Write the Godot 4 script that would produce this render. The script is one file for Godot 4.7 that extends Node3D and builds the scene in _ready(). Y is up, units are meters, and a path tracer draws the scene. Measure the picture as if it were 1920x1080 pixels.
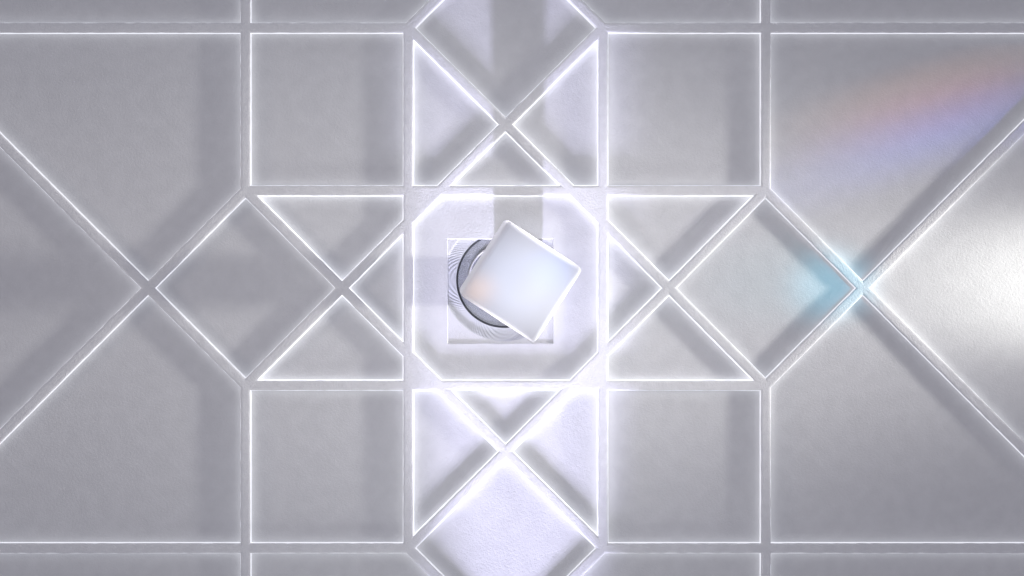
extends Node3D
# A white relief board lying on a table, seen from straight above: a raised lattice between sunken
# panels, a turned mount in a square pocket in the middle, and an opal glass cube on its post.
# Plan measures are millimetres from the middle of the lattice (x right, y towards the viewer's
# bottom of the picture); heights are millimetres above the panels.

const A := 182.5   # inner grid line
const B := 487.5   # outer grid line
const C := 124.0   # where the inner diamond cuts the inner grid lines
const D := 306.5   # corners of the inner diamond
const E := 670.0   # outer crossings
const FX := 1085.0 # rim of the board
const FY := 790.0
const BAR_H := 15.0
const SLAB := 40.0

var M := {}
var wob := FastNoiseLite.new()
var taken := {}


# ---------------------------------------------------------------- helpers
func mm(x: float, h: float, y: float) -> Vector3:
	return Vector3(x, h, y) * 0.001


func tri(st: SurfaceTool, a: Vector3, b: Vector3, c: Vector3, hint: Vector3) -> void:
	if (a - c).cross(a - b).dot(hint) < 0.0:
		var t := b
		b = c
		c = t
	st.add_vertex(a)
	st.add_vertex(b)
	st.add_vertex(c)


func quad(st: SurfaceTool, a: Vector3, b: Vector3, c: Vector3, d: Vector3, hint: Vector3) -> void:
	tri(st, a, b, c, hint)
	tri(st, a, c, d, hint)


func start(flat := false) -> SurfaceTool:
	var st := SurfaceTool.new()
	st.begin(Mesh.PRIMITIVE_TRIANGLES)
	st.set_smooth_group(-1 if flat else 0)
	return st


func build(st: SurfaceTool, called: String, m: Material, parent: Node) -> MeshInstance3D:
	st.generate_normals()
	var o := MeshInstance3D.new()
	o.name = called
	o.mesh = st.commit()
	o.material_override = m
	parent.add_child(o, true)
	return o


func thing(called: String, label: String, category: String, kind := "") -> Node3D:
	var o := Node3D.new()
	o.name = called
	add_child(o, true)
	if label:
		o.set_meta("label", label)
		o.set_meta("category", category)
	if kind:
		o.set_meta("kind", kind)
	return o


func prism(st: SurfaceTool, poly: PackedVector2Array, top: float, bottom: float) -> void:
	# a slab with that plan
	var idx := Geometry2D.triangulate_polygon(poly)
	for k in range(0, idx.size(), 3):
		var p: Array[Vector2] = [poly[idx[k]], poly[idx[k + 1]], poly[idx[k + 2]]]
		tri(st, mm(p[0].x, top, p[0].y), mm(p[1].x, top, p[1].y), mm(p[2].x, top, p[2].y), Vector3.UP)
		tri(st, mm(p[0].x, bottom, p[0].y), mm(p[1].x, bottom, p[1].y), mm(p[2].x, bottom, p[2].y), Vector3.DOWN)
	var cw := Geometry2D.is_polygon_clockwise(poly)
	for i in poly.size():
		var a := poly[i]
		var b := poly[(i + 1) % poly.size()]
		var n := (b - a).orthogonal() * (1.0 if cw else -1.0)
		var out := Vector3(n.x, 0, n.y)
		if not Geometry2D.is_point_in_polygon((a + b) / 2 - n.normalized() * 0.01, poly):
			out = -out
		quad(st, mm(a.x, top, a.y), mm(b.x, top, b.y), mm(b.x, bottom, b.y), mm(a.x, bottom, a.y), out)


func lathe(st: SurfaceTool, at: Vector2, profile: Array, seg := 96) -> void:
	# profile: [radius, height] pairs from the middle outwards and down
	for k in profile.size() - 1:
		var p: Array = profile[k]
		var q: Array = profile[k + 1]
		for s in seg:
			var u := TAU * s / seg
			var v := TAU * (s + 1) / seg
			var e := Vector2(cos(u), sin(u))
			var f := Vector2(cos(v), sin(v))
			var hint := Vector3(e.x * (p[1] - q[1]), q[0] - p[0], e.y * (p[1] - q[1]))
			var pts: Array[Vector3] = [mm(at.x + e.x * p[0], p[1], at.y + e.y * p[0]), mm(at.x + f.x * p[0], p[1], at.y + f.y * p[0]), mm(at.x + f.x * q[0], q[1], at.y + f.y * q[0]), mm(at.x + e.x * q[0], q[1], at.y + e.y * q[0])]
			if p[0] > 0.0:
				tri(st, pts[0], pts[1], pts[2], hint)
			if q[0] > 0.0:
				tri(st, pts[0], pts[2], pts[3], hint)


# ---------------------------------------------------------------- materials
func noise_image(n: int, freq: float, oct: int, sd: int, kind := FastNoiseLite.TYPE_SIMPLEX) -> Image:
	var f := FastNoiseLite.new()
	f.seed = sd
	f.noise_type = kind
	f.frequency = freq
	f.fractal_octaves = oct
	var im := f.get_seamless_image(n, n, false, false, 0.15, true)
	im.convert(Image.FORMAT_L8)
	return im


func blend_images(ims: Array, weights: Array) -> Image:
	var n: int = ims[0].get_width()
	var out := PackedByteArray()
	out.resize(n * n)
	var datas := []
	for im in ims:
		datas.append(im.get_data())
	for i in n * n:
		var v := 0.0
		for k in datas.size():
			v += datas[k][i] * weights[k]
		out[i] = clampi(int(v), 0, 255)
	return Image.create_from_data(n, n, false, Image.FORMAT_L8, out)


func tint_texture(src: Image, lo: Color, hi: Color) -> ImageTexture:
	var n := src.get_width()
	var im := Image.create(n, n, false, Image.FORMAT_RGB8)
	for y in n:
		for x in n:
			im.set_pixel(x, y, lo.lerp(hi, src.get_pixel(x, y).r))
	return ImageTexture.create_from_image(im)


func grey(v: float, r := 1.0, g := 1.0, b := 1.0) -> Color:
	return Color(v * r, v * g, v * b).linear_to_srgb()


func materials() -> void:
	var fine := noise_image(1024, 0.11, 3, 11)
	var coarse := noise_image(1024, 0.035, 3, 12)
	var broad := noise_image(512, 0.012, 4, 13)
	# brush-drawn grain: the same noise pressed flat across the picture
	var streak := noise_image(1024, 0.03, 2, 14)
	var thin := streak.duplicate()
	thin.resize(1024, 128, Image.INTERPOLATE_CUBIC)
	var brushed := Image.create(1024, 1024, false, Image.FORMAT_L8)
	for k in 8:
		brushed.blit_rect(thin, Rect2i(0, 0, 1024, 128), Vector2i(0, k * 128))
	var panel_h := ImageTexture.create_from_image(blend_images([fine, coarse, brushed], [0.38, 0.34, 0.28]))
	var bar_h := ImageTexture.create_from_image(blend_images([fine, coarse], [0.45, 0.55]))
	var grain_h := ImageTexture.create_from_image(noise_image(512, 0.22, 2, 15))

	var p := StandardMaterial3D.new()
	p.resource_name = "panel_plaster"
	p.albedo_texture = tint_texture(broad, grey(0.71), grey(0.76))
	p.roughness = 0.85
	p.metallic_specular = 0.3
	p.heightmap_enabled = true
	p.heightmap_texture = panel_h
	p.heightmap_scale = 0.06
	p.uv1_triplanar = true
	p.uv1_world_triplanar = true
	p.uv1_scale = Vector3.ONE * 3.3
	M.panel = p

	var b: StandardMaterial3D = p.duplicate()
	b.resource_name = "lattice_plaster"
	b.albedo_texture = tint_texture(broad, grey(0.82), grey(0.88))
	b.heightmap_texture = bar_h
	b.heightmap_scale = 0.11
	b.uv1_scale = Vector3.ONE * 5.0
	M.bar = b

	for e in [["strip_bright", 1.35], ["strip_dim", 0.85]]:  # added glow for the panel edges, weaker on the outer panels
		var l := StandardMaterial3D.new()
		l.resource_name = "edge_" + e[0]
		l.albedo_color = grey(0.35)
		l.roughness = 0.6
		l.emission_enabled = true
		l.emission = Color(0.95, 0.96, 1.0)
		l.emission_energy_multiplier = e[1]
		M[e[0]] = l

	var t := StandardMaterial3D.new()
	t.albedo_color = grey(0.6)
	t.roughness = 0.9
	M.table = t

	var r := StandardMaterial3D.new()
	r.resource_name = "turned_white_plate"
	r.albedo_color = grey(0.66, 0.98, 0.99, 1.02)
	r.roughness = 0.5
	M.plate = r

	var g := StandardMaterial3D.new()
	g.resource_name = "black_gasket"
	g.albedo_color = grey(0.03, 0.9, 1.0, 1.1)
	g.roughness = 0.5
	M.gasket = g

	var s := StandardMaterial3D.new()
	s.resource_name = "sandblasted_metal"
	s.albedo_texture = tint_texture(noise_image(512, 0.3, 2, 16), grey(0.14, 0.95, 0.98, 1.08), grey(0.68, 0.97, 1.0, 1.05))
	s.roughness = 0.6
	s.metallic = 0.2
	s.heightmap_enabled = true
	s.heightmap_texture = grain_h
	s.heightmap_scale = 0.1
	s.uv1_triplanar = true
	s.uv1_scale = Vector3.ONE * 4.0
	M.blasted = s

	var o := StandardMaterial3D.new()
	o.resource_name = "opal_glass"
	o.albedo_color = Color(0.96, 0.96, 0.97, 0.95)
	o.roughness = 0.45
	o.refraction_enabled = true
	o.refraction_scale = 0.045
	M.opal = o

	var w := StandardMaterial3D.new()
	w.resource_name = "white_lacquer"
	w.albedo_color = grey(0.75)
	w.roughness = 0.45
	M.post = w


# ---------------------------------------------------------------- the lattice
func all_cells() -> Array:
	var q := FX - E
	var r := FY - E
	var base := [
		# [cell, mirror across the upright axis too, mirror across the level axis too]
		[[[-C, -A], [C, -A], [A, -C], [A, C], [C, A], [-C, A], [-A, C], [-A, -C]], false, false],
		[[[-A, -C], [-A, C], [-D, 0]], true, false],
		[[[0, -D], [-C, -A], [C, -A]], false, true],
		[[[-D, 0], [-B, -A], [-A, -A], [-A, -C]], true, true],
		[[[0, -D], [-A, -B], [-A, -A], [-C, -A]], true, true],
		[[[-B, -B], [-A, -B], [-A, -A], [-B, -A]], true, true],
		[[[-D, 0], [-B, -A], [-E, 0], [-B, A]], true, false],
		[[[0, -D], [-A, -B], [0, -E], [A, -B]], false, true],
		[[[-E, 0], [-B, -A], [-B, -B], [-FX, -B], [-FX, -q]], true, true],
		[[[0, -E], [-A, -B], [-B, -B], [-B, -FY], [-r, -FY]], true, true],
		[[[-E, 0], [-FX, -q], [-FX, q]], true, false],
		[[[0, -E], [-r, -FY], [r, -FY]], false, true],
		[[[-B, -B], [-B, -FY], [-FX, -FY], [-FX, -B]], true, true],
	]
	var out := []
	for c in base:
		for sx in ([1, -1] if c[1] else [1]):
			for sy in ([1, -1] if c[2] else [1]):
				var poly := PackedVector2Array()
				for v in c[0]:
					poly.append(Vector2(v[0] * sx, v[1] * sy))
				if Geometry2D.is_polygon_clockwise(poly):
					poly.reverse()
				out.append(poly)
	return out


func inset_corner(poly: PackedVector2Array, i: int, d: float) -> Vector2:
	var n := poly.size()
	var p := poly[i]
	var u := (p - poly[(i + n - 1) % n]).normalized()
	var v := (poly[(i + 1) % n] - p).normalized()
	var nu := u.orthogonal()
	var nv := v.orthogonal()
	var probe := p + (nu + nv).normalized() * 0.5
	var sgn := 1.0 if Geometry2D.is_point_in_polygon(probe, poly) else -1.0
	var m := (nu + nv).normalized()
	return p + m * sgn * d / maxf(m.dot(nu), 0.05)


const PROFILE := [[0.0, 15.0], [3.8, 15.0], [6.4, 14.9], [8.0, 14.4], [8.9, 13.6], [9.3, 12.6], [9.0, 12.0], [7.6, 11.9], [7.5, -1.5]]
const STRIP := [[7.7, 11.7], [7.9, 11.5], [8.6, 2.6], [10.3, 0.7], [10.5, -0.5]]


func lattice(board: Node3D) -> void:
	var bars := {}
	var order := []
	for poly in all_cells():
		var n: int = poly.size()
		for i in n:
			var a: Vector2 = poly[i]
			var b: Vector2 = poly[(i + 1) % n]
			var key := "%d_%d" % [roundi((a.x + b.x) * 2), roundi((a.y + b.y) * 2)]
			if not bars.has(key):
				bars[key] = start()
				order.append(key)
			var st: SurfaceTool = bars[key]
			var steps := maxi(2, int(a.distance_to(b) / 9.0))
			var along := (b - a).normalized()
			var grid := []
			for k in PROFILE.size():
				var d: float = PROFILE[k][0]
				var qa := inset_corner(poly, i, d)
				var qb := inset_corner(poly, (i + 1) % n, d)
				var inward := (qa + qb) / 2 - (a + b) / 2
				inward = along.orthogonal() * signf(along.orthogonal().dot(inward)) if d > 0.0 else Vector2.ZERO
				var row: Array[Vector3] = []
				for s in steps + 1:
					var t := float(s) / steps
					var p := qa.lerp(qb, t)
					var ease_ends := clampf(minf(t, 1.0 - t) * steps / 1.5, 0.0, 1.0)
					var w := wob.get_noise_2d(p.x * 1.0, p.y * 1.0) * 0.7 * ease_ends * clampf(d / 9.0, 0, 1)
					p += inward * w
					var h: float = PROFILE[k][1]
					if h > 5.0:
						h += wob.get_noise_2d(p.x * 0.8 + 400.0, p.y * 0.8) * 0.4 * clampf(d / 3.8, 0.0, 1.0)
					row.append(mm(p.x, h, p.y))
				grid.append(row)
			var mid := mm((a.x + b.x) / 2, 0, (a.y + b.y) / 2)
			for k in PROFILE.size() - 1:
				for s in steps:
					var c: Vector3 = grid[k][s]
					var side := c - mid
					var across := Vector3(along.y, 0, -along.x)
					across *= signf(across.dot(side)) if absf(across.dot(side)) > 1e-5 else 0.0
					quad(st, grid[k][s], grid[k][s + 1], grid[k + 1][s + 1], grid[k + 1][s], Vector3.DOWN if k in [5, 6] else Vector3.UP * 0.3 + across)
	for key in order:
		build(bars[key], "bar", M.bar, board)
	for sx in [-1, 1]:
		for sy in [-1, 1]:
			var st := start(true)
			prism(st, PackedVector2Array([Vector2(A * sx, C * sy), Vector2(A * sx, A * sy), Vector2(C * sx, A * sy)]), BAR_H, -1.5)
			build(st, "corner_gusset", M.bar, board)


# ---------------------------------------------------------------- panels and pocket
const POCKET := [-109.5, -93.0, 90.5, 105.5]   # left, top, right, bottom


func panels(board: Node3D) -> void:
	var first := true
	for poly in all_cells():
		var shrunk := PackedVector2Array()
		for i in poly.size():
			shrunk.append(inset_corner(poly, i, 0.4))
		var st := start(true)
		if first:
			# the middle panel has a square hole through it
			var l: float = POCKET[0]
			var t: float = POCKET[1]
			var r: float = POCKET[2]
			var b: float = POCKET[3]
			var big := 400.0
			for rect in [[-big, -big, l, big], [r, -big, big, big], [l, -big, r, t], [l, b, r, big]]:
				var box := PackedVector2Array([Vector2(rect[0], rect[1]), Vector2(rect[2], rect[1]), Vector2(rect[2], rect[3]), Vector2(rect[0], rect[3])])
				for piece in Geometry2D.intersect_polygons(shrunk, box):
					var idx := Geometry2D.triangulate_polygon(piece)
					for k in range(0, idx.size(), 3):
						tri(st, mm(piece[idx[k]].x, 0, piece[idx[k]].y), mm(piece[idx[k + 1]].x, 0, piece[idx[k + 1]].y), mm(piece[idx[k + 2]].x, 0, piece[idx[k + 2]].y), Vector3.UP)
			for e in [[l, t, r, t, 0, 1], [r, t, r, b, -1, 0], [r, b, l, b, 0, -1], [l, b, l, t, 1, 0]]:
				var out := Vector3(e[4], 0, e[5])
				var lip := out * 0.0016
				var lip2 := lip * 0.3 + Vector3(0, -0.0005, 0)
				var cut := Vector3(0, -SLAB * 0.001, 0)
				var a := mm(e[0], 0, e[1])
				var c := mm(e[2], 0, e[3])
				quad(st, a, c, c + lip2, a + lip2, out + Vector3.UP)
				quad(st, a + lip2, c + lip2, c + lip + Vector3(0, -0.002, 0), a + lip + Vector3(0, -0.002, 0), out + Vector3.UP * 0.3)
				quad(st, a + lip + Vector3(0, -0.002, 0), c + lip + Vector3(0, -0.002, 0), c + lip + cut, a + lip + cut, out)
			first = false
		else:
			prism(st, shrunk, 0.0, -SLAB)
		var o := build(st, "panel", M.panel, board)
		# glowing strip added round the foot of the bars to cast the panel-edge halo
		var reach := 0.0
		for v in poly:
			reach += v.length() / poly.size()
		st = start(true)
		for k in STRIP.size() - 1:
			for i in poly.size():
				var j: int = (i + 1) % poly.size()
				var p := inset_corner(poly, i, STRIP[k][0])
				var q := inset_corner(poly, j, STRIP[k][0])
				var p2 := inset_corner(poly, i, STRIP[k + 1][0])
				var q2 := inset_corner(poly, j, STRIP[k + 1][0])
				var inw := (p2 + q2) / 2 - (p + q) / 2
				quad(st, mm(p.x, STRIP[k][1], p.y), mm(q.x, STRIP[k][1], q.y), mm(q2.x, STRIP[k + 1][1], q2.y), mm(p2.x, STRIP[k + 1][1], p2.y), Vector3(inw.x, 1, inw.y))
		build(st, "edge_glow", M.strip_bright if reach < 420.0 else M.strip_dim, o)


func mount() -> void:
	var t := thing("turned_mount", "round turned metal mount with black ring, sunk in the square pocket under the cube", "mount")
	var at := Vector2(-3.0, -15.0)
	var l: float = POCKET[0] + 1.9
	var top: float = POCKET[1] + 1.9
	var r: float = POCKET[2] - 1.9
	var b: float = POCKET[3] - 1.9
	var square := PackedVector2Array([Vector2(l, top), Vector2(r, top), Vector2(r, b), Vector2(l, b)])
	var circle := PackedVector2Array()
	for k in 160:
		circle.append(at + Vector2(cos(TAU * k / 160), sin(TAU * k / 160)) * 115.0)
	for piece in Geometry2D.clip_polygons(square, circle):
		var st := start(true)
		prism(st, piece, -2.6, -SLAB + 1)
		build(st, "corner_plate", M.panel, t)
	# engraved ring: fine ripples that crowd together away from the two axes
	var st := start()
	var rn := 34
	var sn := 900
	var rows := []
	for i in rn + 1:
		var row: Array[Vector3] = []
		var rad := lerpf(90.0, 116.0, float(i) / rn)
		for s in sn:
			var u := TAU * s / sn
			var p := Vector2(cos(u), sin(u)) * rad
			var near := maxf(absf(p.x), absf(p.y))
			var far := minf(absf(p.x), absf(p.y))
			var ripple := cos(TAU * (0.5 * rad - 0.38 * near))
			var fade := smoothstep(0.0, 3.0, rad - 90.5) * smoothstep(0.0, 3.0, 114.5 - rad) * (1.0 - smoothstep(0.5, 0.8, far / rad))
			p += at
			p = Vector2(clampf(p.x, l, r), clampf(p.y, top, b))
			row.append(mm(p.x, -7.5 + 0.32 * ripple * fade, p.y))
		rows.append(row)
	for i in rn:
		for s in sn:
			var s2 := (s + 1) % sn
			quad(st, rows[i][s], rows[i][s2], rows[i + 1][s2], rows[i + 1][s], Vector3.UP)
	build(st, "engraved_ring", M.plate, t)
	st = start()
	lathe(st, at, [[86.0, -9.5], [88.4, -8.6], [89.6, -7.2], [90.6, -8.2]], 160)
	build(st, "black_ring", M.gasket, t)
	st = start()
	lathe(st, at, [[0.0, -10.0], [66.0, -10.0], [86.5, -9.4], [89.0, -9.4]], 128)
	build(st, "disc", M.blasted, t)
	st = start()
	lathe(st, at, [[64.8, -10.2], [65.2, -8.2], [66.4, -7.6], [67.6, -8.2], [68.0, -10.2]], 128)
	build(st, "lens_rim", M.post, t)
	st = start()
	lathe(st, Vector2(24, -13), [[0.0, 205.0], [36.0, 205.0], [42.0, 204.0], [44.0, 201.0], [44.0, -4.0], [47.0, -7.0], [47.0, -12.0]], 96)
	build(st, "post", M.post, t)


func cube() -> void:
	var half := 79.3
	var bev := 9.0
	var st := start()
	# a rounded box: a subdivided cube whose points are pushed onto the bevel
	var ticks: Array[float] = [-1.0, -0.98, -0.96, -0.93, -0.886, 0.0, 0.886, 0.93, 0.96, 0.98, 1.0]
	for axis in 3:
		for s in [-1, 1]:
			var face := []
			for i in ticks.size():
				var row: Array[Vector3] = []
				for j in ticks.size():
					var p := Vector3.ZERO
					p[axis] = s
					p[(axis + 1) % 3] = ticks[i]
					p[(axis + 2) % 3] = ticks[j]
					p *= half
					var core := p.clamp(Vector3.ONE * (bev - half), Vector3.ONE * (half - bev))
					row.append((core + (p - core).normalized() * bev) * 0.001)
				face.append(row)
			var hint := Vector3.ZERO
			hint[axis] = s
			for i in ticks.size() - 1:
				for j in ticks.size() - 1:
					quad(st, face[i][j], face[i + 1][j], face[i + 1][j + 1], face[i][j + 1], hint)
	var o := build(st, "glass_cube", M.opal, self)
	o.set_meta("label", "frosted opal glass cube turned askew above the square pocket")
	o.set_meta("category", "cube")
	var turn := Basis(Vector3.UP, deg_to_rad(-33.0))
	var lean := Basis(Vector3(0.75, 0, -0.66).normalized(), deg_to_rad(3.6))
	o.transform = Transform3D(lean * turn, mm(26.0, 205.0 + half + 1.0, -14.0))


# ---------------------------------------------------------------- light
func spot(called: String, x: float, h: float, y: float, tx: float, ty: float, c: Color, energy: float, angle: float, soft: float, size: float, th := 0.0) -> void:
	var l := SpotLight3D.new()
	l.name = called
	add_child(l)
	l.look_at_from_position(mm(x, h, y), mm(tx, th, ty), Vector3.UP)
	l.light_color = c
	l.light_energy = energy
	l.spot_angle = angle
	l.spot_angle_attenuation = soft
	l.light_size = size
	l.spot_range = 20.0
	l.spot_attenuation = 2.0
	l.shadow_enabled = true


func _ready() -> void:
	# camera
	var cam := Camera3D.new()
	cam.name = "camera"
	add_child(cam)
	cam.position = mm(12.0, 7000.0, 0.0)
	cam.rotation_degrees = Vector3(-90, 0, 0)
	cam.fov = rad_to_deg(2.0 * atan(0.540 / 6.99))
	cam.near = 0.1
	cam.far = 20.0
	cam.current = true
	# surroundings: a plain pale studio, no sky
	var env := Environment.new()
	env.background_mode = Environment.BG_COLOR
	env.background_color = grey(0.35, 0.962, 0.957, 1.12)
	env.tonemap_mode = Environment.TONE_MAPPER_LINEAR
	env.tonemap_exposure = 1.0
	env.sdfgi_enabled = true
	env.ssao_enabled = true
	env.ssil_enabled = true
	var we := WorldEnvironment.new()
	we.name = "surroundings"
	we.environment = env
	add_child(we)
	# lamps
	# a tall strip lamp beyond the bottom edge, as a column of three narrow beams
	for k in 3:
		spot("bottom_beam_%d" % (k + 1), 24, 490.0 + 130.0 * k, 2750, 24, 90 - 20 * k, Color(0.86, 0.85, 1.0), 5.8, 4.6, 0.45, 0.055)
	spot("bottom_wash", -100, 950, 3000, -60, 0, Color(0.98, 0.99, 1.0), 2.8, 12.0, 1.0, 0.4)
	spot("right_wash", 3200, 640, -14, -380, 0, Color(1.0, 0.99, 0.98), 11.0, 9.5, 1.0, 0.13)
	spot("right_beam", 2200, 480, -20, 1095, -10, Color(1.0, 1.0, 0.97), 3.7, 7.4, 1.0, 0.05)
	spot("top_wash", 30, 950, -2800, 0, 0, Color(0.95, 0.96, 1.0), 1.8, 12.0, 1.0, 0.4)
	spot("left_wash", -3000, 1050, -100, 250, 0, Color(1.0, 0.95, 0.93), 2.2, 11.0, 1.0, 0.4)
	spot("cube_beam", 60, 3000, 20, 27, -14, Color(0.86, 0.90, 1.0), 3.0, 2.0, 0.4, 0.05, 350.0)  # added spot that brightens the top of the cube
	spot("cube_side_beam_a", 1500, 330, 1000, 27, -14, Color(1.0, 1.0, 1.0), 6.5, 2.9, 0.4, 0.03, 290.0)  # this and the next two: added low spots that whiten the cube's edges
	spot("cube_side_beam_b", 900, 330, -1600, 27, -14, Color(1.0, 0.98, 1.0), 7.0, 2.9, 0.4, 0.03, 290.0)
	spot("cube_side_beam_c", -700, 330, 1600, 27, -14, Color(1.0, 0.98, 1.0), 5.0, 2.9, 0.4, 0.03, 290.0)
	spot("cube_amber_beam", -500, 2400, 300, -42, 0, Color(1.0, 0.7, 0.1), 1.1, 0.9, 1.0, 0.02, 350.0)  # added spot that tints the cube's left corner warm
	spot("cube_blue_beam", 900, 2400, -100, 80, -30, Color(0.35, 0.6, 1.0), 1.2, 1.3, 1.0, 0.02, 350.0)  # added spot that tints the cube's right part blue
	# coloured spots added out of view, standing in for prism-split light across the board
	spot("cyan_beam", 1500, 1300, -80, 612, -5, Color(0.2, 0.85, 1.0), 1.05, 3.0, 1.0, 0.03)
	spot("cyan_wash", 1900, 1000, -100, 520, -15, Color(0.4, 0.95, 1.0), 0.3, 3.6, 1.0, 0.03)
	spot("orange_beam", 2480, 330, -880, 770, -372, Color(1.0, 0.66, 0.36), 6.0, 1.0, 1.0, 0.04)
	spot("pink_beam", 2480, 330, -880, 785, -330, Color(1.0, 0.42, 0.85), 4.8, 1.0, 1.0, 0.04)
	spot("violet_beam", 2480, 330, -880, 785, -276, Color(0.45, 0.5, 1.0), 6.5, 1.75, 1.0, 0.04)

	wob.seed = 5
	wob.frequency = 0.045
	wob.fractal_octaves = 2
	materials()
	# the setting
	var table := start(true)
	prism(table, PackedVector2Array([Vector2(-2600, -2200), Vector2(2600, -2200), Vector2(2600, 2200), Vector2(-2600, 2200)]), -SLAB - 0.1, -SLAB - 40)
	var tt := build(table, "tabletop", M.table, self)
	tt.set_meta("kind", "structure")
	# the things
	var board := thing("relief_board", "white plaster board with a raised lattice round sunken diamonds, squares and triangles", "relief board")
	panels(board)
	lattice(board)
	mount()
	cube()
